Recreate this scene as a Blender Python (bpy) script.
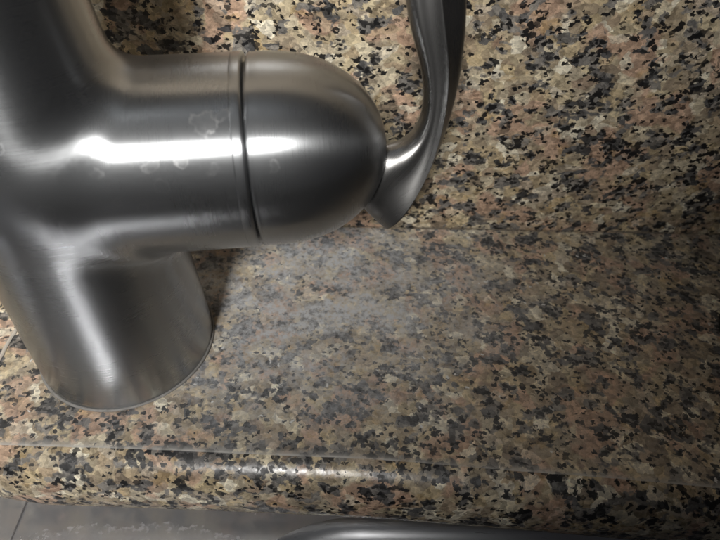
import bpy, bmesh, math, random
import numpy as np
from mathutils import Vector, Matrix

for o in list(bpy.data.objects):
    bpy.data.objects.remove(o)
scene = bpy.context.scene
COL = scene.collection

# ------------------------------------------------------------------ camera
PITCH, YAW, ROLL, FPX = 0.79583, 0.02031, 0.03365, 576.22        # focal length in pixels of a 720 px wide picture
CAM = Vector((0.07043, -0.16876, 0.14828))
fwd = Vector((math.sin(YAW) * math.cos(PITCH), math.cos(YAW) * math.cos(PITCH), -math.sin(PITCH)))
_r = Vector((math.cos(YAW), -math.sin(YAW), 0)); _u = _r.cross(fwd)
rgt = _r * math.cos(ROLL) + _u * math.sin(ROLL)
upv = -_r * math.sin(ROLL) + _u * math.cos(ROLL)
cd = bpy.data.cameras.new('camera'); cam = bpy.data.objects.new('camera', cd); COL.objects.link(cam)
cd.sensor_width = 36; cd.lens = FPX / 720 * 36; cd.clip_start = 0.005; cd.clip_end = 20
cam.matrix_world = Matrix((
    (rgt.x, upv.x, -fwd.x, CAM.x), (rgt.y, upv.y, -fwd.y, CAM.y), (rgt.z, upv.z, -fwd.z, CAM.z), (0, 0, 0, 1)))
cd.dof.use_dof = True; cd.dof.focus_distance = 0.165; cd.dof.aperture_fstop = 20
scene.camera = cam

# ------------------------------------------------------------------ light: one soft kitchen lamp behind the viewer, dim room, plus an added overhead fill
world = bpy.data.worlds.new('World'); scene.world = world; world.use_nodes = True
bg = world.node_tree.nodes['Background']; bg.inputs[0].default_value = (0.95, 0.93, 1.0, 1); bg.inputs[1].default_value = 0.020

def look(o, loc, target):
    o.location = loc
    o.rotation_euler = (Vector(target) - Vector(loc)).to_track_quat('-Z', 'Y').to_euler()

def direction(az, el):
    az, el = math.radians(az), math.radians(el)
    return Vector((math.sin(az) * math.cos(el), -math.cos(az) * math.cos(el), math.sin(el)))

ld = bpy.data.lights.new('kitchen_lamp', 'SPOT'); lamp = bpy.data.objects.new('kitchen_lamp', ld); COL.objects.link(lamp)
LP = Vector((0.0, -0.05, 0.05)) + direction(-11.1, 42) * 1.214
look(lamp, LP, (-0.7613, 0.0, 0.900))
ld.energy = 138; ld.color = (1.0, 0.98, 0.95); ld.shadow_soft_size = 0.17
ld.spot_size = math.radians(118.1); ld.spot_blend = 0.02  # aim and cone edge shaped to stand in for the viewer's shadow, lower right

cdat = bpy.data.lights.new('reflection_fill', 'AREA'); fill = bpy.data.objects.new('reflection_fill', cdat); COL.objects.link(fill)  # added unseen overhead light, gives the metal a pale reflected band
cdat.shape = 'RECTANGLE'; cdat.size = 0.9; cdat.size_y = 0.45; cdat.energy = 0.35; cdat.color = (0.86, 0.93, 1.0)
look(fill, (-0.25, -0.25, 1.6), (0.0, -0.06, 0.05))

cy = scene.cycles; cy.max_bounces = 6; cy.diffuse_bounces = 2; cy.glossy_bounces = 4
vs = scene.view_settings
vs.view_transform = 'Standard'; vs.look = 'None'; vs.gamma = 1; vs.exposure = 0; vs.use_curve_mapping = False

# ------------------------------------------------------------------ helpers
def px_ray(x, y):
    return (fwd + rgt * ((x - 360) / FPX) - upv * ((y - 270) / FPX)).normalized()

def px_on_z(x, y, z):
    d = px_ray(x, y); return CAM + d * ((z - CAM.z) / d.z)

def px_on_plane(x, y, p, n):
    d = px_ray(x, y); return CAM + d * ((p - CAM).dot(n) / d.dot(n))

def mesh_obj(name, verts, faces, mat, parent=None, smooth=True):
    me = bpy.data.meshes.new(name)
    me.from_pydata([tuple(v) for v in verts], [], faces); me.update()
    if smooth:
        me.polygons.foreach_set('use_smooth', [True] * len(me.polygons))
    me.materials.append(mat)
    o = bpy.data.objects.new(name, me); COL.objects.link(o)
    if parent: o.parent = parent
    return o

def fix_normals(o):
    bm = bmesh.new(); bm.from_mesh(o.data)
    bmesh.ops.recalc_face_normals(bm, faces=bm.faces); bm.to_mesh(o.data); bm.free()

def lathe(name, origin, axis, profile, mat, parent, n=128, ref=Vector((0, 0, 1)), brush=True):
    """profile = list of (distance along the axis, radius); a radius of 0 closes the end"""
    axis = axis.normalized()
    if abs(axis.dot(ref)) > 0.95: ref = Vector((1, 0, 0))
    e1 = (ref - axis * ref.dot(axis)).normalized(); e2 = axis.cross(e1)
    V, F, rings, tang = [], [], [], []
    for s, r in profile:
        if r <= 1e-7:
            rings.append([len(V)]); V.append(origin + axis * s); tang.append(e1)
        else:
            ids = []
            for k in range(n):
                a = 2 * math.pi * k / n
                ids.append(len(V)); V.append(origin + axis * s + (e1 * math.cos(a) + e2 * math.sin(a)) * r)
                tang.append(-e1 * math.sin(a) + e2 * math.cos(a))
            rings.append(ids)
    for A, B in zip(rings[:-1], rings[1:]):
        for k in range(n):
            a0, a1 = A[k % len(A)], A[(k + 1) % len(A)]; b0, b1 = B[k % len(B)], B[(k + 1) % len(B)]
            if len(A) == 1: F.append((a0, b0, b1))
            elif len(B) == 1: F.append((a0, b0, a1))
            else: F.append((a0, b0, b1, a1))
    o = mesh_obj(name, V, F, mat, parent); fix_normals(o)
    if brush:
        add_brush(o, [tuple(t) for t in tang], [(v - origin).dot(axis) for v in V])
    return o

def add_brush(o, tang, axial):
    a = o.data.attributes.new('brush', 'FLOAT_VECTOR', 'POINT')
    a.data.foreach_set('vector', np.asarray(tang, dtype=np.float32).ravel())
    b = o.data.attributes.new('axial', 'FLOAT', 'POINT')
    b.data.foreach_set('value', np.asarray(axial, dtype=np.float32).ravel())

class Nodes:
    def __init__(self, name):
        self.m = bpy.data.materials.new(name); self.m.use_nodes = True
        self.t = self.m.node_tree; self.b = self.t.nodes['Principled BSDF']
    def new(self, kind, **kw):
        n = self.t.nodes.new(kind)
        for k, v in kw.items(): setattr(n, k, v)
        return n
    def link(self, a, b): self.t.links.new(a, b)
    def put(self, sock, v):
        if hasattr(v, 'is_output'): self.link(v, sock)
        else: sock.default_value = v
    def math(self, op, a, b=0.0, c=0.0, clamp=False):
        n = self.new('ShaderNodeMath', operation=op, use_clamp=clamp)
        self.put(n.inputs[0], a); self.put(n.inputs[1], b); self.put(n.inputs[2], c); return n.outputs[0]
    def vmath(self, op, a, b=(0, 0, 0), scale=1.0):
        n = self.new('ShaderNodeVectorMath', operation=op)
        self.put(n.inputs[0], a); self.put(n.inputs[1], b); self.put(n.inputs[3], scale)
        return n.outputs['Value'] if op in ('LENGTH', 'DISTANCE', 'DOT_PRODUCT') else n.outputs[0]
    dims = '3D'
    def noise(self, vec, scale, detail=2.0, rough=0.5):
        n = self.new('ShaderNodeTexNoise', noise_dimensions=self.dims); self.put(n.inputs['Vector'], vec)
        self.put(n.inputs['Scale'], scale); self.put(n.inputs['Detail'], detail); self.put(n.inputs['Roughness'], rough)
        return n
    def voronoi(self, vec, scale, feature='F1', rand=1.0):
        n = self.new('ShaderNodeTexVoronoi', feature=feature, voronoi_dimensions=self.dims); self.put(n.inputs['Vector'], vec)
        self.put(n.inputs['Scale'], scale); n.inputs['Randomness'].default_value = rand; return n
    def ramp(self, fac, stops, mode='LINEAR'):
        n = self.new('ShaderNodeValToRGB'); n.color_ramp.interpolation = mode
        el = n.color_ramp.elements
        while len(el) < len(stops): el.new(0.5)
        for e, (p, c) in zip(el, stops):
            e.position = p; e.color = (*c, 1) if len(c) == 3 else c
        self.put(n.inputs[0], fac); return n.outputs[0]
    def smooth(self, v, lo, hi, a=0.0, b=1.0):
        n = self.new('ShaderNodeMapRange', interpolation_type='SMOOTHSTEP'); self.put(n.inputs[0], v)
        for i, x in ((1, lo), (2, hi), (3, a), (4, b)): self.put(n.inputs[i], x)
        return n.outputs[0]
    def mix(self, f, a, b, mode='MIX'):
        n = self.new('ShaderNodeMix', data_type='RGBA', blend_type=mode)
        self.put(n.inputs[0], f); self.put(n.inputs[6], a); self.put(n.inputs[7], b); return n.outputs[2]
    def attr(self, name, out='Fac'):
        n = self.new('ShaderNodeAttribute', attribute_name=name); return n.outputs[out]

def rgba(r, g, b): return (r, g, b, 1)

# ------------------------------------------------------------------ materials
def granite(name, film=False, rot=(0, 0, 0), shift=(0, 0, 0), stretch=(1, 1, 1)):
    N = Nodes(name); N.dims = '2D'
    tc = N.attr('slab', 'Vector')                       # metres along and across the sawn slab
    mp = N.new('ShaderNodeMapping'); N.link(tc, mp.inputs[0])
    mp.inputs['Rotation'].default_value = rot; mp.inputs['Location'].default_value = shift; mp.inputs['Scale'].default_value = stretch
    p0 = mp.outputs[0]
    def warp(p, scale, amount, detail=3.0):
        c = N.noise(p, scale, detail, 0.6).outputs['Color']
        return N.vmath('ADD', p, N.vmath('SCALE', N.vmath('SUBTRACT', c, (0.5, 0.5, 0.5)), scale=amount))
    p = warp(p0, 260, 0.0032, 2.0)
    q = warp(p0, 560, 0.0021, 2.0)
    mott = N.ramp(N.noise(q, 560, 5.0, 0.70).outputs['Fac'], [(0.27, (0.42, 0.41, 0.40)), (0.50, (0.98, 0.97, 0.95)), (0.73, (1.42, 1.40, 1.34))])
    # feldspar crystals: each with a tint of its own
    va = N.voronoi(p, 260)
    ra = N.new('ShaderNodeSeparateColor'); N.link(va.outputs['Color'], ra.inputs[0])
    base = N.ramp(ra.outputs[0], [(0.0, (0.64, 0.550, 0.375)), (0.20, (0.37, 0.300, 0.220)), (0.38, (0.75, 0.670, 0.500)), (0.50, (0.26, 0.210, 0.160)),
                         (0.64, (0.62, 0.510, 0.325)), (0.80, (0.40, 0.310, 0.232)), (0.92, (0.84, 0.78, 0.63))])
    # larger pinkish crystals with soft cloudy borders
    pk = N.noise(p, 62, 2.0, 0.5).outputs['Fac']
    pm = N.math('MULTIPLY', N.smooth(pk, 0.525, 0.585), N.smooth(ra.outputs[2], 0.10, 0.45, 0.35, 0.95))
    base = N.mix(pm, base, N.mix(ra.outputs[1], rgba(0.45, 0.305, 0.220), rgba(0.60, 0.425, 0.315)))
    # rusty staining here and there
    ru = N.math('MULTIPLY', N.smooth(N.noise(N.vmath('ADD', p, (3.1, 1.7, 0.4)), 120, 3.0).outputs['Fac'], 0.62, 0.72), 0.55)
    base = N.mix(ru, base, rgba(0.46, 0.320, 0.150))
    base = N.mix(0.85, base, mott, 'MULTIPLY')
    vf = N.voronoi(q, 760); rf = N.new('ShaderNodeSeparateColor'); N.link(vf.outputs['Color'], rf.inputs[0])
    facet = N.ramp(rf.outputs[0], [(0.0, (0.52, 0.51, 0.50)), (0.5, (1.0, 1.0, 1.0)), (1.0, (1.34, 1.33, 1.30))])
    base = N.mix(0.8, base, facet, 'MULTIPLY')
    # grey quartz, gathered in loose trains
    clus = N.noise(p0, 118, 3.0, 0.60).outputs['Fac']
    vb = N.voronoi(N.vmath('ADD', q, (0.31, 0.17, 0.53)), 390)
    rb = N.new('ShaderNodeSeparateColor'); N.link(vb.outputs['Color'], rb.inputs[0])
    gsel = N.math('ADD', rb.outputs[0], N.math('MULTIPLY', N.math('SUBTRACT', clus, 0.5), 3.2))
    gmask = N.smooth(gsel, 0.71, 0.88, 0.0, 0.96)
    grey = N.ramp(rb.outputs[1], [(0.0, (0.042, 0.044, 0.048)), (0.28, (0.105, 0.108, 0.114)), (0.55, (0.175, 0.170, 0.166)), (0.80, (0.26, 0.245, 0.225))])
    grey = N.mix(0.8, N.mix(0.9, grey, mott, 'MULTIPLY'), facet, 'MULTIPLY')
    colr = N.mix(gmask, base, grey)
    # black mica flecks, crowding round the quartz
    w = warp(N.vmath('ADD', p0, (0.71, 0.43, 0.19)), 720, 0.0018, 2.0)
    vc = N.voronoi(w, 690)
    rc = N.new('ShaderNodeSeparateColor'); N.link(vc.outputs['Color'], rc.inputs[0])
    bsel = N.math('ADD', rc.outputs[0], N.math('MULTIPLY', N.math('SUBTRACT', clus, 0.5), 1.6))
    bm_ = N.math('MULTIPLY', N.smooth(bsel, 0.85, 0.89), N.smooth(vc.outputs['Distance'], 0.72, 0.60))
    vd = N.voronoi(N.vmath('ADD', w, (0.1, 0.9, 0.3)), 900)
    rd = N.new('ShaderNodeSeparateColor'); N.link(vd.outputs['Color'], rd.inputs[0])
    bm2 = N.math('MULTIPLY', N.smooth(rd.outputs[0], 0.895, 0.905), N.smooth(vd.outputs['Distance'], 0.60, 0.50))
    black = N.math('MAXIMUM', bm_, bm2)
    colr = N.mix(N.math('MULTIPLY', black, N.smooth(rc.outputs[1], 0.0, 0.5, 0.80, 0.98)), colr, rgba(0.010, 0.010, 0.011))
    rough = N.math('ADD', 0.15, N.math('MULTIPLY', N.noise(p0, 300, 3).outputs['Fac'], 0.12))
    rough = N.math('ADD', rough, N.math('ADD', N.math('MULTIPLY', black, 0.16), N.math('MULTIPLY', rf.outputs[1], 0.10)))
    if film:
        # dried hard-water film on the flat top: pale, dull, thickest round the tap, ending at the front lip
        top = N.attr('film'); lip = N.attr('lip')
        d = N.vmath('DISTANCE', N.vmath('MULTIPLY', tc, (1.0, 1.35, 0.0)), (0.055, -0.048, 0.0))
        near = N.smooth(d, 0.092, 0.012)
        blot = N.noise(N.vmath('MULTIPLY', warp(tc, 90, 0.016), (0.8, 1.3, 1.0)), 60, 6.0, 0.66).outputs['Fac']
        fine = N.noise(tc, 520, 4.0, 0.75).outputs['Fac']
        f = N.math('MULTIPLY', N.math('ADD', N.math('MULTIPLY', near, 0.64), 0.10), N.smooth(blot, 0.34, 0.66, 0.42, 1.12))
        f = N.math('MULTIPLY', N.math('MULTIPLY', f, N.smooth(fine, 0.30, 0.68, 0.45, 1.45)), top, clamp=True)
        lipf = N.math('MULTIPLY', lip, N.smooth(N.noise(tc, 160, 4).outputs['Fac'], 0.34, 0.60, 0.42, 0.95))
        colr = N.mix(f, colr, rgba(0.60, 0.615, 0.635))
        colr = N.mix(lipf, colr, rgba(0.58, 0.56, 0.52))
        # crumbs of lime scale
        vs_ = N.voronoi(warp(tc, 500, 0.003), 330)
        rs = N.new('ShaderNodeSeparateColor'); N.link(vs_.outputs['Color'], rs.inputs[0])
        crumb = N.math('MULTIPLY', N.math('MULTIPLY', N.smooth(rs.outputs[0], 0.975, 0.98), N.smooth(vs_.outputs['Distance'], 0.20, 0.10)), top)
        colr = N.mix(crumb, colr, rgba(0.74, 0.74, 0.72))
        rough = N.math('ADD', rough, N.math('MULTIPLY', top, N.math('ADD', 0.20, N.math('MULTIPLY', f, 0.5))), clamp=True)
    N.link(colr, N.b.inputs['Base Color']); N.link(rough, N.b.inputs['Roughness'])
    N.b.inputs['Specular IOR Level'].default_value = 0.5
    bp = N.new('ShaderNodeBump'); bp.inputs['Strength'].default_value = 0.20; bp.inputs['Distance'].default_value = 0.0003
    N.link(N.noise(p0, 330, 2.0, 0.6).outputs['Fac'], bp.inputs['Height']); N.link(bp.outputs[0], N.b.inputs['Normal'])
    return N.m

VA = Vector((0.00016, -0.05607, 0.06705)); VV = Vector((0.99293, 0.11727, 0.01832)).normalized(); VR = 0.02290
def sleeve_point(x, y):
    d = px_ray(x, y); w = CAM - VA
    dp = d - VV * d.dot(VV); wp = w - VV * w.dot(VV)
    a, b, c = dp.dot(dp), 2 * dp.dot(wp), wp.dot(wp) - VR * VR
    return CAM + d * ((-b - math.sqrt(max(b * b - 4 * a * c, 0))) / (2 * a))

def brushed(name, col, rough, aniso, lines=0.07, spots=1.0, stains=()):
    N = Nodes(name)
    tc = N.new('ShaderNodeTexCoord').outputs['Object']
    N.b.inputs['Metallic'].default_value = 1.0
    ax = N.attr('axial')
    cx = N.new('ShaderNodeCombineXYZ'); N.link(N.math('MULTIPLY', ax, 5200.0), cx.inputs[0])
    sub = N.vmath('SCALE', tc, scale=70.0)
    lv = N.vmath('ADD', cx.outputs[0], sub)
    line = N.noise(lv, 1.0, 3.0, 0.7).outputs['Fac']
    smear = N.noise(tc, 95, 4.0, 0.6).outputs['Fac']
    # dried drops: faint rings and dots of lime
    vw = N.vmath('ADD', tc, N.vmath('SCALE', N.noise(tc, 260, 2).outputs['Color'], scale=0.003))
    v = N.voronoi(vw, 210); rr = N.new('ShaderNodeSeparateColor'); N.link(v.outputs['Color'], rr.inputs[0])
    rad = N.math('ADD', 0.10, N.math('MULTIPLY', rr.outputs[1], 0.26))
    dd = N.math('ABSOLUTE', N.math('SUBTRACT', v.outputs['Distance'], rad))
    ring = N.math('MULTIPLY', N.smooth(dd, 0.06, 0.01), N.smooth(rr.outputs[0], 0.84, 0.86))
    vst = N.vmath('ADD', tc, N.vmath('SCALE', N.vmath('SUBTRACT', N.noise(tc, 300, 4.0, 0.65).outputs['Color'], (0.5, 0.5, 0.5)), scale=0.0050))
    v2 = N.voronoi(tc, 420); r2 = N.new('ShaderNodeSeparateColor'); N.link(v2.outputs['Color'], r2.inputs[0])
    dot = N.math('MULTIPLY', N.smooth(v2.outputs['Distance'], 0.16, 0.08), N.smooth(r2.outputs[0], 0.965, 0.97))
    st = None
    for (sx, sy, r0, wd, strength) in stains:
        q0 = sleeve_point(sx, sy)
        dd2 = N.math('SUBTRACT', N.vmath('DISTANCE', vst, tuple(q0)), r0) if st is not None or True else None
        rg = N.math('MULTIPLY', N.math('ADD', N.smooth(N.math('ABSOLUTE', dd2), wd, wd * 0.25), N.smooth(dd2, 0.0, -0.0003, 0.0, 0.30)), strength)
        st = rg if st is None else N.math('MAXIMUM', st, rg)
    if st is not None: ring = N.math('MAXIMUM', ring, N.math('MULTIPLY', N.math('MULTIPLY', st, 5.0), N.smooth(N.noise(tc, 330, 2.0).outputs['Fac'], 0.36, 0.60, 0.3, 1.0)))
    lime = N.math('MULTIPLY', N.math('MAXIMUM', N.math('MULTIPLY', ring, 0.07), N.math('MULTIPLY', dot, 0.16)), spots)
    c = N.mix(lime, rgba(*col), rgba(0.75, 0.74, 0.72))
    N.link(c, N.b.inputs['Base Color'])
    r = N.math('ADD', rough - 0.11, N.math('ADD', N.math('MULTIPLY', line, 0.10), N.math('MULTIPLY', smear, 0.12)))
    N.link(N.math('ADD', r, N.math('MULTIPLY', lime, 0.8)), N.b.inputs['Roughness'])
    N.b.inputs['Anisotropic'].default_value = aniso; N.b.inputs['Anisotropic Rotation'].default_value = 0.25
    N.link(N.attr('brush', 'Vector'), N.b.inputs['Tangent'])
    bp = N.new('ShaderNodeBump'); bp.inputs['Strength'].default_value = lines; bp.inputs['Distance'].default_value = 0.0001
    N.link(line, bp.inputs['Height']); N.link(bp.outputs[0], N.b.inputs['Normal'])
    # broad lobe of the satin finish under the sharp one
    b2 = N.new('ShaderNodeBsdfPrincipled'); b2.inputs['Metallic'].default_value = 1.0; b2.inputs['Roughness'].default_value = 0.55
    N.link(c, b2.inputs['Base Color'])
    mx = N.new('ShaderNodeMixShader'); mx.inputs[0].default_value = 0.19
    N.link(N.b.outputs[0], mx.inputs[1]); N.link(b2.outputs[0], mx.inputs[2])
    N.link(mx.outputs[0], N.t.nodes['Material Output'].inputs[0])
    return N.m

def plain(name, col, rough, metal=0.0, var=0.25, scale=300):
    N = Nodes(name)
    tc = N.new('ShaderNodeTexCoord').outputs['Object']
    n = N.noise(tc, scale, 4.0, 0.6).outputs['Fac']
    c = N.mix(n, rgba(*[x * (1 - var) for x in col]), rgba(*[min(1, x * (1 + var)) for x in col]))
    N.link(c, N.b.inputs['Base Color']); N.b.inputs['Roughness'].default_value = rough; N.b.inputs['Metallic'].default_value = metal
    return N.m

def sink_steel(name, film=0.40, extra=0.0):
    N = Nodes(name)
    tc = N.new('ShaderNodeTexCoord').outputs['Object']
    N.b.inputs['Metallic'].default_value = 1.0
    mp = N.new('ShaderNodeMapping'); N.link(tc, mp.inputs[0]); mp.inputs['Scale'].default_value = (60, 2500, 2500)
    line = N.noise(mp.outputs[0], 1.0, 3.0, 0.7).outputs['Fac']
    # dried puddle of hard water: pale body, paler scalloped rim
    d = N.vmath('DISTANCE', N.vmath('MULTIPLY', tc, (0.30, 1.0, 1.0)), (0.0025, -0.1150, -0.0325))
    edge = N.math('ADD', d, N.math('MULTIPLY', N.math('SUBTRACT', N.noise(tc, 190, 4.0, 0.62).outputs['Fac'], 0.5), 0.010))
    body = N.smooth(edge, 0.0132, 0.0126); rim = N.math('MULTIPLY', N.math('MULTIPLY', N.smooth(edge, 0.0144, 0.0131), N.smooth(edge, 0.0085, 0.0128)), N.smooth(N.noise(tc, 520, 4.0, 0.7).outputs['Fac'], 0.34, 0.66, 0.05, 0.9))
    speck = N.voronoi(tc, 380); rs = N.new('ShaderNodeSeparateColor'); N.link(speck.outputs['Color'], rs.inputs[0])
    sp = N.math('MULTIPLY', N.smooth(rs.outputs[0], 0.96, 0.97), N.smooth(speck.outputs['Distance'], 0.16, 0.09))
    lime = N.math('MAXIMUM', N.math('MAXIMUM', N.math('ADD', N.math('MULTIPLY', body, 0.10), film), N.math('MULTIPLY', rim, 1.0)), N.math('MULTIPLY', sp, 0.6))
    N.link(N.mix(lime, rgba(0.54, 0.55, 0.57), rgba(0.72, 0.71, 0.73)), N.b.inputs['Base Color'])
    N.link(N.math('SUBTRACT', 1.0, N.math('MULTIPLY', lime, 0.9)), N.b.inputs['Metallic'])
    N.link(N.math('ADD', 0.13 + extra, N.math('ADD', N.math('MULTIPLY', line, 0.10), N.math('MULTIPLY', lime, 0.15))), N.b.inputs['Roughness'])
    bp = N.new('ShaderNodeBump'); bp.inputs['Strength'].default_value = 0.12; bp.inputs['Distance'].default_value = 0.0001
    N.link(line, bp.inputs['Height']); N.link(bp.outputs[0], N.b.inputs['Normal'])
    return N.m

M_WALL = granite('granite_wall', rot=(0, 0, math.radians(-28)), shift=(0.213, 0.4, 0), stretch=(0.84, 1.05, 1.0))
M_TOP = granite('granite_counter', film=True, rot=(0, 0, math.radians(20)), shift=(0.55, 0.12, 0.3), stretch=(0.92, 1.02, 1.0))
M_NICKEL = brushed('brushed_nickel', (0.385, 0.395, 0.405), 0.29, 0.84, stains=((205, 122, 0.0023, 0.0004, 0.9), (222, 116, 0.0012, 0.0003, 0.7), (180, 161, 0.0013, 0.0003, 0.7), (98, 174, 0.0012, 0.0003, 0.5), (216, 170, 0.0010, 0.0003, 0.5), (150, 166, 0.0014, 0.0003, 0.4), (275, 168, 0.0013, 0.0003, 0.5)))
M_LEVER = brushed('brushed_nickel_lever', (0.26, 0.257, 0.252), 0.28, 0.35, 0.05, 0.4)
M_GAP = plain('dark_gap', (0.012, 0.011, 0.010), 0.5)
M_GASKET = plain('limed_gasket', (0.27, 0.26, 0.245), 0.55, 0.0, 0.5, 500)
M_STEEL = sink_steel('sink_steel')
M_BASIN = sink_steel('basin_steel', 0.08, 0.10)
M_GROUT = plain('pale_grout', (0.62, 0.57, 0.50), 0.8, 0.0, 0.25, 600)
M_CAULK = plain('grimy_caulk', (0.19, 0.155, 0.115), 0.7, 0.0, 0.7, 260)
M_RUBBER = plain('black_plastic', (0.012, 0.012, 0.012), 0.45)

# ------------------------------------------------------------------ setting: backsplash wall and countertop
WX0, WX1 = -0.45, 0.60
bm = bmesh.new(); bmesh.ops.create_cube(bm, size=1.0)
for v in bm.verts:
    v.co = Vector((WX0 if v.co.x < 0 else WX1, 0.0 if v.co.y < 0 else 0.02, -0.029 if v.co.z < 0 else 0.32))
me = bpy.data.meshes.new('wall'); bm.to_mesh(me); bm.free(); me.materials.append(M_WALL)
a = me.attributes.new('slab', 'FLOAT_VECTOR', 'POINT')
a.data.foreach_set('vector', np.array([(v.co.x, v.co.z - v.co.y, 0) for v in me.vertices], dtype=np.float32).ravel())
wall = bpy.data.objects.new('wall', me); COL.objects.link(wall)
wall['kind'] = 'structure'; wall['label'] = 'polished speckled granite backsplash behind the tap'

FX = [-0.6, -0.025, 0.0024, 0.0263, 0.0436, 0.0756, 0.0954, 0.1357, 0.1698, 0.7]
FY = [-0.088, -0.0929, -0.0934, -0.0940, -0.0945, -0.0955, -0.0968, -0.0996, -0.1023, -0.130]
# front edge profile: (outwards, down)
PROF = [(0.0, 0.0), (0.00022, -0.00006), (0.0010, -0.00035), (0.0022, -0.0009), (0.0040, -0.0021), (0.0058, -0.0038), (0.0073, -0.0062), (0.0084, -0.0098),
        (0.0088, -0.0138), (0.0085, -0.0178), (0.0074, -0.0218), (0.0055, -0.0252), (0.0025, -0.0280), (-0.0020, -0.0298), (-0.012, -0.0300), (-0.05, -0.0300)]
xs = np.concatenate([np.linspace(WX0, -0.06, 40)[:-1], np.linspace(-0.06, 0.22, 240), np.linspace(0.22, WX1, 40)[1:]])
fy = np.interp(xs, FX, FY)
ker = np.hanning(31); ker /= ker.sum()
fy = np.convolve(np.pad(fy, 15, mode='edge'), ker, mode='valid')
bul = np.interp(xs, [-0.6, -0.045, -0.030, -0.017], [0.55, 0.60, 0.80, 1.0])
rng = random.Random(3)
V, film, lip, slab = [], [], [], []
TOPROWS = [-0.0006, -0.02, -0.05]
nrow = None
for i, x in enumerate(xs):
    y0 = fy[i]
    row = [(x, -0.0006, 0, 1, 0), (x, -0.03, 0, 1, 0), (x, -0.06, 0, 1, 0), (x, y0 + 0.0020, 0, 1, 0), (x, y0 + 0.0007, 0, 1, 0.45)]
    wob = 0.00008 * math.sin(x * 97) + 0.00003 * math.sin(x * 577 + 1)
    for k, (o_, d_) in enumerate(PROF):
        b = bul[i] if o_ > 0 else 1.0
        row.append((x, y0 - o_ * b + (wob if k < 4 else 0), d_, 1.0 if k == 0 else 0.0, 1.0 if k == 0 else 0.0))
    nrow = len(row)
    arc = 0.0
    for k, r in enumerate(row):
        if k: arc += math.hypot(r[1] - row[k - 1][1], r[2] - row[k - 1][2])
        slab.append((x, -arc - 0.0006, 0.0))
        V.append(r[:3]); film.append(r[3]); lip.append(r[4])
F = []
for i in range(len(xs) - 1):
    for k in range(nrow - 1):
        a = i * nrow + k; F.append((a, a + 1, a + 1 + nrow, a + nrow))
top = mesh_obj('countertop', V, F, M_TOP); fix_normals(top)
a = top.data.attributes.new('slab', 'FLOAT_VECTOR', 'POINT'); a.data.foreach_set('vector', np.array(slab, dtype=np.float32).ravel())
for nm, dat in (('film', film), ('lip', lip)):
    a = top.data.attributes.new(nm, 'FLOAT', 'POINT'); a.data.foreach_set('value', dat)
top['kind'] = 'structure'; top['label'] = 'granite ledge with dull hard-water film and rounded front edge'

# pale joint running out of the frame on the left of the tap
ga, gb = px_on_z(-26, 404, 0), px_on_z(16, 330, 0)
gd = (gb - ga).normalized(); gn = Vector((-gd.y, gd.x, 0))
gv, gf = [], []
ns = 24
for i in range(ns + 1):
    t = i / ns; c = ga + (gb - ga) * (t * 1.25); w = 0.00050 + 0.00016 * rng.random()
    c = c + gn * (rng.random() - 0.5) * 0.0003
    for off, z in ((-w, 0.0002), (-w * 0.5, 0.0006), (w * 0.5, 0.0006), (w, 0.0002)):
        gv.append((c.x + gn.x * off, c.y + gn.y * off, z))
for i in range(ns):
    for k in range(3):
        a = i * 4 + k; gf.append((a, a + 4, a + 5, a + 1))
joint = mesh_obj('grout_joint', gv, gf, M_GROUT, top); fix_normals(joint)

# thin grimy joint where the ledge meets the wall
cv, cf = [], []
cxs = np.linspace(WX0, WX1, 260)
for x in cxs:
    r_ = 0.0002 + 0.0003 * rng.random()
    cv += [(x, -r_ * 1.2, 0.0002), (x, -r_ * 0.62, r_ * 0.55), (x, -0.0002, r_ * 1.1)]
for i in range(len(cxs) - 1):
    for k in range(2):
        a = i * 3 + k; cf.append((a, a + 1, a + 4, a + 3))
caulk = mesh_obj('caulk_bead', cv, cf, M_CAULK, top); fix_normals(caulk)

# ------------------------------------------------------------------ the tap
BY = -0.05617
BASE = Vector((0, BY, 0))
tap = bpy.data.objects.new('kitchen_tap', None); COL.objects.link(tap); tap.location = BASE; tap.empty_display_size = 0.02
tap['label'] = 'brushed nickel single-lever kitchen tap with a side valve, standing on the granite ledge'
tap['category'] = 'tap'
bpy.context.view_layer.update()
def to_tap(o):
    o.parent = tap; o.matrix_parent_inverse = Matrix.Translation(-BASE); return o

# body: column and valve sleeve blended into one casting (distance field, surface nets)
CUT = 0.0446
ZTOP = 0.128
PZ = [-0.01, 0.0, 0.012, 0.035, 0.055, 0.070, 0.082, 0.092, 0.102, 0.120, 0.20]
PR = [0.0260, 0.0260, 0.0257, 0.0247, 0.0240, 0.0232, 0.0214, 0.0194, 0.0182, 0.0176, 0.0174]
_zz = np.linspace(-0.01, 0.2, 400); _rr = np.interp(_zz, PZ, PR)
_k = np.hanning(41); _k /= _k.sum(); _rr = np.convolve(np.pad(_rr, 20, mode='edge'), _k, mode='valid')
def sdf(P):
    x, y, z = P[..., 0], P[..., 1], P[..., 2]
    dc = np.hypot(x, y - BY) - np.interp(z, _zz, _rr)
    w = P - np.array(VA); s = w @ np.array(VV)
    rad = np.sqrt(np.maximum((w ** 2).sum(-1) - s * s, 1e-12))
    dv = rad - VR
    dv = np.where(s < 0, np.maximum(dv, np.sqrt(np.maximum(rad, 0) ** 2 + s * s) - VR), dv)
    k = 0.0055
    h = np.clip(0.5 + 0.5 * (dv - dc) / k, 0, 1)
    return dv + (dc - dv) * h - k * h * (1 - h), dc, dv, s
H = 0.0009
g0 = np.array([-0.030, BY - 0.032, 0.0]); nn = np.array([int(0.078 / H), int(0.066 / H), int(ZTOP / H)])
G = np.stack(np.meshgrid(*[np.arange(n + 1) for n in nn], indexing='ij'), -1) * H + g0
D, _, _, S = sdf(G)
inside = D < 0
cells = np.zeros(tuple(nn), dtype=np.int32)
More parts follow.
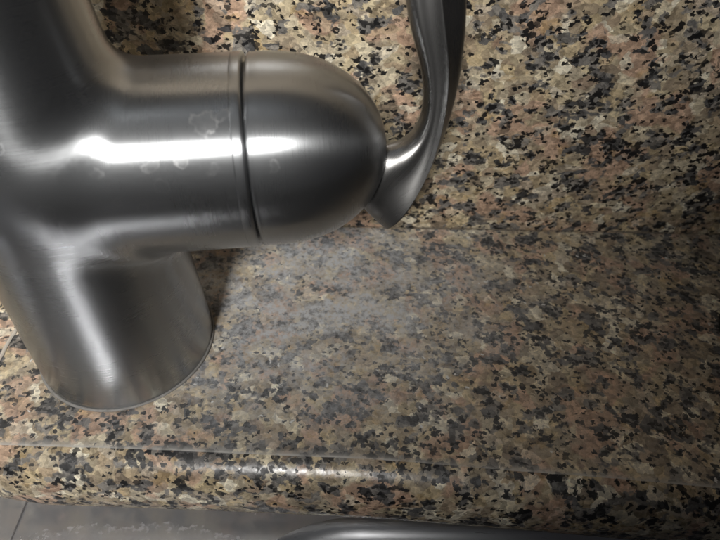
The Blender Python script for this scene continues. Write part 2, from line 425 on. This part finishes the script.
for dx in (0, 1):
    for dy in (0, 1):
        for dz in (0, 1):
            cells += inside[dx:dx + nn[0], dy:dy + nn[1], dz:dz + nn[2]]
act = (cells > 0) & (cells < 8)
idx = -np.ones(tuple(nn), dtype=np.int64); ii = np.argwhere(act); idx[act] = np.arange(len(ii))
P = (ii + 0.5) * H + g0
def grad(P):
    e = 1e-5; g = np.zeros_like(P)
    for a in range(3):
        q = P.copy(); q[:, a] += e; r = P.copy(); r[:, a] -= e
        g[:, a] = (sdf(q)[0] - sdf(r)[0]) / (2 * e)
    return g
for _ in range(6):
    g = grad(P); d = sdf(P)[0]
    P = P - g * (d / np.maximum((g ** 2).sum(1), 1e-6))[:, None]
    if _ == 2:
        P[:, 2] = np.clip(P[:, 2], 0, ZTOP)
quads = []
for a in range(3):
    b, c = (a + 1) % 3, (a + 2) % 3
    sl0 = [slice(None)] * 3; sl1 = [slice(None)] * 3
    sl0[a] = slice(0, nn[a]); sl1[a] = slice(1, nn[a] + 1)
    for ax_ in (b, c):
        sl0[ax_] = slice(1, nn[ax_]); sl1[ax_] = slice(1, nn[ax_])
    i0 = inside[tuple(sl0)]; i1 = inside[tuple(sl1)]
    e = np.argwhere(i0 != i1); flip = i0[i0 != i1]
    e = e + np.array([0 if k == a else 1 for k in range(3)])
    ob = np.eye(3, dtype=int)[b]; oc = np.eye(3, dtype=int)[c]
    q = np.stack([idx[tuple((e - ob - oc).T)], idx[tuple((e - oc).T)], idx[tuple(e.T)], idx[tuple((e - ob).T)]], 1)
    q[~flip] = q[~flip][:, ::-1]
    quads.append(q)
Q = np.concatenate(quads); Q = Q[(Q >= 0).all(1)]
d_, dc, dv, s_ = sdf(P)
keep = s_ <= CUT + 0.0012
Q = Q[keep[Q].all(1)]
over = s_ > CUT
P[over] -= ((s_[over] - CUT)[:, None]) * np.array(VV)
body = mesh_obj('body', P.tolist(), [tuple(int(v) for v in q) for q in Q], M_NICKEL)
wz = np.clip(0.5 + 0.5 * (dv - dc) / 0.004, 0, 1)[:, None]              # 1 on the column, 0 on the sleeve
tz = np.cross(np.array([0, 0, 1.0]), P - np.array(BASE)); tz /= np.linalg.norm(tz, axis=1, keepdims=True) + 1e-9
tv = np.cross(np.array(VV), P - np.array(VA)); tv /= np.linalg.norm(tv, axis=1, keepdims=True) + 1e-9
tv = -tv
tg = tz * wz + tv * (1 - wz); tg /= np.linalg.norm(tg, axis=1, keepdims=True) + 1e-9
add_brush(body, tg, np.where(wz[:, 0] > 0.5, P[:, 2], s_ + 0.3))
bmx = bmesh.new(); bmx.from_mesh(body.data)
bmesh.ops.delete(bmx, geom=[v for v in bmx.verts if not v.link_faces], context='VERTS'); bmx.to_mesh(body.data); bmx.free()
to_tap(body)

# spout: carries on up out of the picture and swings over to the left
sp_pts = [Vector((0, BY, ZTOP - 0.004)), Vector((0, BY, 0.150)), Vector((0, BY, 0.175))]
for k in range(1, 13):
    a = math.pi * k / 12
    sp_pts.append(Vector((-0.055 + 0.055 * math.cos(a), BY, 0.175 + 0.055 * math.sin(a))))
sp_pts.append(Vector((-0.11, BY, 0.150)))
SV, SF, ST, SA = [], [], [], []
acc = 0
for i, p in enumerate(sp_pts):
    t = (sp_pts[min(i + 1, len(sp_pts) - 1)] - sp_pts[max(i - 1, 0)]).normalized()
    e2 = Vector((0, 1, 0)); e1 = e2.cross(t).normalized()
    if i: acc += (p - sp_pts[i - 1]).length
    r = 0.0175 - 0.0035 * min(1, acc / 0.16)
    for k in range(64):
        a = 2 * math.pi * k / 64
        SV.append(p + (e1 * math.cos(a) + e2 * math.sin(a)) * r); ST.append(tuple(-e1 * math.sin(a) + e2 * math.cos(a))); SA.append(acc)
for i in range(len(sp_pts) - 1):
    for k in range(64):
        a, b = i * 64 + k, i * 64 + (k + 1) % 64; SF.append((a, b, b + 64, a + 64))
SF.append(tuple(range((len(sp_pts) - 1) * 64, len(sp_pts) * 64)))
spout = mesh_obj('spout', SV, SF, M_NICKEL); fix_normals(spout); add_brush(spout, ST, SA); to_tap(spout)

# limed gasket under the foot
gk = lathe('gasket', BASE, Vector((0, 0, 1)), [(0.0001, 0.0258), (0.0001, 0.0264), (0.0004, 0.02665), (0.0008, 0.0265), (0.0009, 0.0261), (0.0007, 0.0258)], M_GASKET, None, brush=False)
to_tap(gk)
# collar at the end of the valve sleeve
col_ = lathe('valve_collar', VA, VV, [(0.0436, VR - 0.0006), (0.04375, VR + 0.00002), (0.0440, VR + 0.00008), (0.0457, VR + 0.00008), (0.0461, VR + 0.0), (0.0463, VR - 0.0007), (0.0463, 0.0205)], M_NICKEL, None)
to_tap(col_)
gap = lathe('seal_ring', VA, VV, [(0.0440, 0.0206), (0.0500, 0.0206)], M_GAP, None, brush=False); to_tap(gap)
# domed cap, sitting very slightly askew on the sleeve
DV = (VV + Vector((0.0, -0.035, 0.02))).normalized()
DO = VA + VV * 0.0473
L = 0.0312
prof = [(0.0, 0.0200), (0.0, VR - 0.0009), (0.0002, VR - 0.0004), (0.0006, VR - 0.0001)]
prof += [(0.0011, VR - 0.0002), (0.0014, VR - 0.0002)]
for k in range(1, 49):
    t = math.sin(math.pi / 2 * k / 48)
    prof.append((0.0014 + (L - 0.0014) * t, (VR - 0.0001) * max(0.0, 1 - t ** 2.45) ** 0.5))
prof[-1] = (L, 0.0)
cap = lathe('valve_cap', DO, DV, prof, M_NICKEL, None); to_tap(cap)

# lever: blade that leaves the nose of the cap, sweeps outwards and rises
PHI = math.radians(16)
NH = Vector((-VV.y, VV.x, 0)).normalized()
WV = (Vector((0, 0, 1)) * math.cos(PHI) + NH * math.sin(PHI)).normalized()
NP = VV.cross(WV).normalized()
if NP.dot(CAM - VA) < 0: NP = -NP
secs = [  # inner edge, ridge, outer edge in pixels; thickness towards the viewer and away (m)
    ((404, -70), (432, -71), (462, -72), .0030, .0040), ((404, -45), (434, -46), (466, -47), .0036, .0044),
    ((405, -20), (436, -20), (467, -20), .0042, .0048), ((407, 2), (437, 2), (466, 2), .0044, .0050), ((411, 26), (440, 28), (465, 31), .0046, .0052),
    ((417, 48), (443, 54), (462, 57), .0047, .0053), ((422, 69), (444, 76), (459, 80), .0048, .0054), ((425, 92), (442, 101), (453, 105), .0050, .0056),
    ((423, 114), (437, 127), (446, 129), .0052, .0058), ((416, 129), (430, 150), (438, 149), .0055, .0062), ((408, 137), (421, 170), (428, 170), .0060, .0066),
    ((396, 144), (411, 187), (417, 186), .0064, .0070), ((380, 146), (402, 200), (407, 199), .0066, .0072), ((366, 160), (393, 211), (398, 211), .0062, .0066),
    ((358, 182), (386, 219), (390, 219), .0050, .0050), ((357, 205), (381, 224), (384, 224), .0028, .0030)]
V, F = [], []
NS = 14
def in_plane(p): return px_on_plane(p[0], p[1], VA + WV * 0.0, NP)
for li, ri, ro, tf, tb in secs:
    a, m, b = in_plane(li), in_plane(ri), in_plane(ro)
    c_ = (a + b) / 2; a, m, b = c_ + (a - c_) * 1.10, c_ + (m - c_) * 1.10, c_ + (b - c_) * 1.10
    fr = (m - a).length / max((b - a).length, 1e-6)
    ring = []
    ring.append(a)
    for u, h in ((0.10, 0.45), (0.30, 0.70), (0.45, 0.71), (0.62, 0.70), (0.84, 0.82)): ring.append(a + (m - a) * u + NP * tf * h)
    ring.append(m + NP * tf * 0.98)
    ring.append(m + (b - m) * 0.40 + NP * tf * 0.62)
    ring.append(m + (b - m) * 0.85 + NP * tf * 0.25)
    ring.append(b - NP * tb * 0.10)
    for u, h in ((0.88, 0.62), (0.62, 0.96), (0.36, 0.98), (0.10, 0.60)): ring.append(a + (b - a) * u - NP * tb * h)
    V += ring
for i in range(len(secs) - 1):
    for k in range(NS):
        F.append((i * NS + k, i * NS + (k + 1) % NS, (i + 1) * NS + (k + 1) % NS, (i + 1) * NS + k))
F.append(tuple(range(NS))); F.append(tuple(range((len(secs) - 1) * NS, len(secs) * NS)))
lever = mesh_obj('lever', V, F, M_LEVER); fix_normals(lever)
tg, axl, acc = [], [], 0.0
for i in range(len(secs)):
    c0 = sum((V[i * NS + k] for k in range(NS)), Vector()) / NS
    c1 = sum((V[min(i + 1, len(secs) - 1) * NS + k] for k in range(NS)), Vector()) / NS
    cm = sum((V[max(i - 1, 0) * NS + k] for k in range(NS)), Vector()) / NS
    t = (c1 - cm).normalized()
    for k in range(NS): tg.append(tuple(t)); axl.append((V[i * NS + k] - c0).dot(VV))
add_brush(lever, tg, axl)
bmx = bmesh.new(); bmx.from_mesh(lever.data); bmx.edges.ensure_lookup_table()
cl = bmx.edges.layers.float.get('crease_edge') or bmx.edges.layers.float.new('crease_edge')
for e in bmx.edges:
    a, b = sorted(v.index for v in e.verts)
    if b - a == NS and a % NS in (6,): e[cl] = 1.0
bmx.to_mesh(lever.data); bmx.free()
md = lever.modifiers.new('round', 'SUBSURF'); md.levels = 3; md.render_levels = 3
to_tap(lever)

# ------------------------------------------------------------------ steel sink under the ledge: two bowls, each with its flange
ZF = -0.0325
def rounded_rect(x0, x1, y0, y1, r, n=14):
    pts = []
    for cx, cy, a0 in ((x1 - r, y1 - r, 0), (x0 + r, y1 - r, 90), (x0 + r, y0 + r, 180), (x1 - r, y0 + r, 270)):
        for k in range(n + 1):
            a = math.radians(a0 + 90 * k / n); pts.append((cx + r * math.cos(a), cy + r * math.sin(a)))
    return pts
def bowl(name, label, outer, inner, ro, ri, deep):
    root = bpy.data.objects.new(name, None); COL.objects.link(root); root.location = ((outer[0] + outer[1]) / 2, (outer[2] + outer[3]) / 2, ZF - deep)
    root['label'] = label; root['category'] = 'sink'; root['group'] = 'steel sink bowls under the ledge'; root.empty_display_size = 0.02
    O = rounded_rect(*outer, ro); I = rounded_rect(*inner, ri)
    n = len(O); V, F = [], []
    for p in O: V.append((*p, ZF - 0.0015))
    for p in O: V.append((*p, ZF))
    for p in I: V.append((*p, ZF))
    for r_ in range(2):
        for k in range(n):
            a = r_ * n + k; b = r_ * n + (k + 1) % n; F.append((a, b, b + n, a + n))
    fl = mesh_obj('flange', V, F, M_STEEL, smooth=False); fix_normals(fl)
    V, F = [], []
    R = 0.009
    steps = [(R * math.sin(math.radians(a)), R * (1 - math.cos(math.radians(a)))) for a in range(0, 91, 15)]
    steps += [(R + 0.001, R + 0.03), (R + 0.003, deep - 0.03)] + [(R + 0.003 + 0.025 * (1 - math.cos(math.radians(a))), deep - 0.03 + 0.025 * math.sin(math.radians(a))) for a in range(15, 91, 15)]
    for inset, down in steps:
        rr_ = rounded_rect(inner[0] + inset, inner[1] - inset, inner[2] + inset, inner[3] - inset, max(ri - inset, 0.012))
        for p in rr_: V.append((*p, ZF - down))
    for r_ in range(len(steps) - 1):
        for k in range(n):
            a = r_ * n + k; b = r_ * n + (k + 1) % n; F.append((a, b, b + n, a + n))
    F.append(tuple(range((len(steps) - 1) * n, len(steps) * n)))
    bw = mesh_obj('basin', V, F, M_BASIN); fix_normals(bw)
    for o in (fl, bw):
        o.parent = root; o.matrix_parent_inverse = Matrix.Translation(-root.location)
    return root
e0 = px_on_z(22, 520, ZF)
e1 = px_on_z(268, 540, ZF); e2 = px_on_z(372, 517, ZF)
print('sink pts', e0, e1, e2)
bowl('sink_bowl', 'stainless sink bowl with limescale-stained flange below the granite edge, the wider one on the right',
     (e0.x + 0.0011, 0.62, -0.50, -0.055), (e1.x - 0.022, 0.58, -0.46, e2.y), 0.004, 0.050, 0.17)
left_bowl = bowl('sink_bowl', 'sliver of stainless sink bowl flange at the bottom left corner, beyond the dark gap',
     (-0.42, e0.x - 0.0011, -0.50, -0.055), (-0.38, e0.x - 0.040, -0.46, e2.y - 0.01), 0.004, 0.050, 0.17)

js = mesh_obj('joint_strip', [(e0.x - 0.006, -0.49, ZF - 0.0009), (e0.x + 0.006, -0.49, ZF - 0.0009), (e0.x + 0.006, -0.056, ZF - 0.0009), (e0.x - 0.006, -0.056, ZF - 0.0009)], [(0, 1, 2, 3)], M_STEEL, smooth=False)
js.parent = left_bowl; js.matrix_parent_inverse = Matrix.Translation(-left_bowl.location)

# ------------------------------------------------------------------ black deck cap just entering the frame on the right
ce = px_on_z(717.5, 337, 0.003)
cc = Vector((ce.x + 0.0246, ce.y, 0))
deck = lathe('deck_cap', cc, Vector((0, 0, 1)), [(0.0003, 0.0), (0.0003, 0.0205), (0.0004, 0.0212), (0.0022, 0.0215), (0.0036, 0.0208), (0.0044, 0.0190), (0.0044, 0.0120), (0.0052, 0.0112), (0.0056, 0.0)], M_RUBBER, None, brush=False)
deck['label'] = 'black round deck cap cut off by the right edge of the picture'; deck['category'] = 'cap'
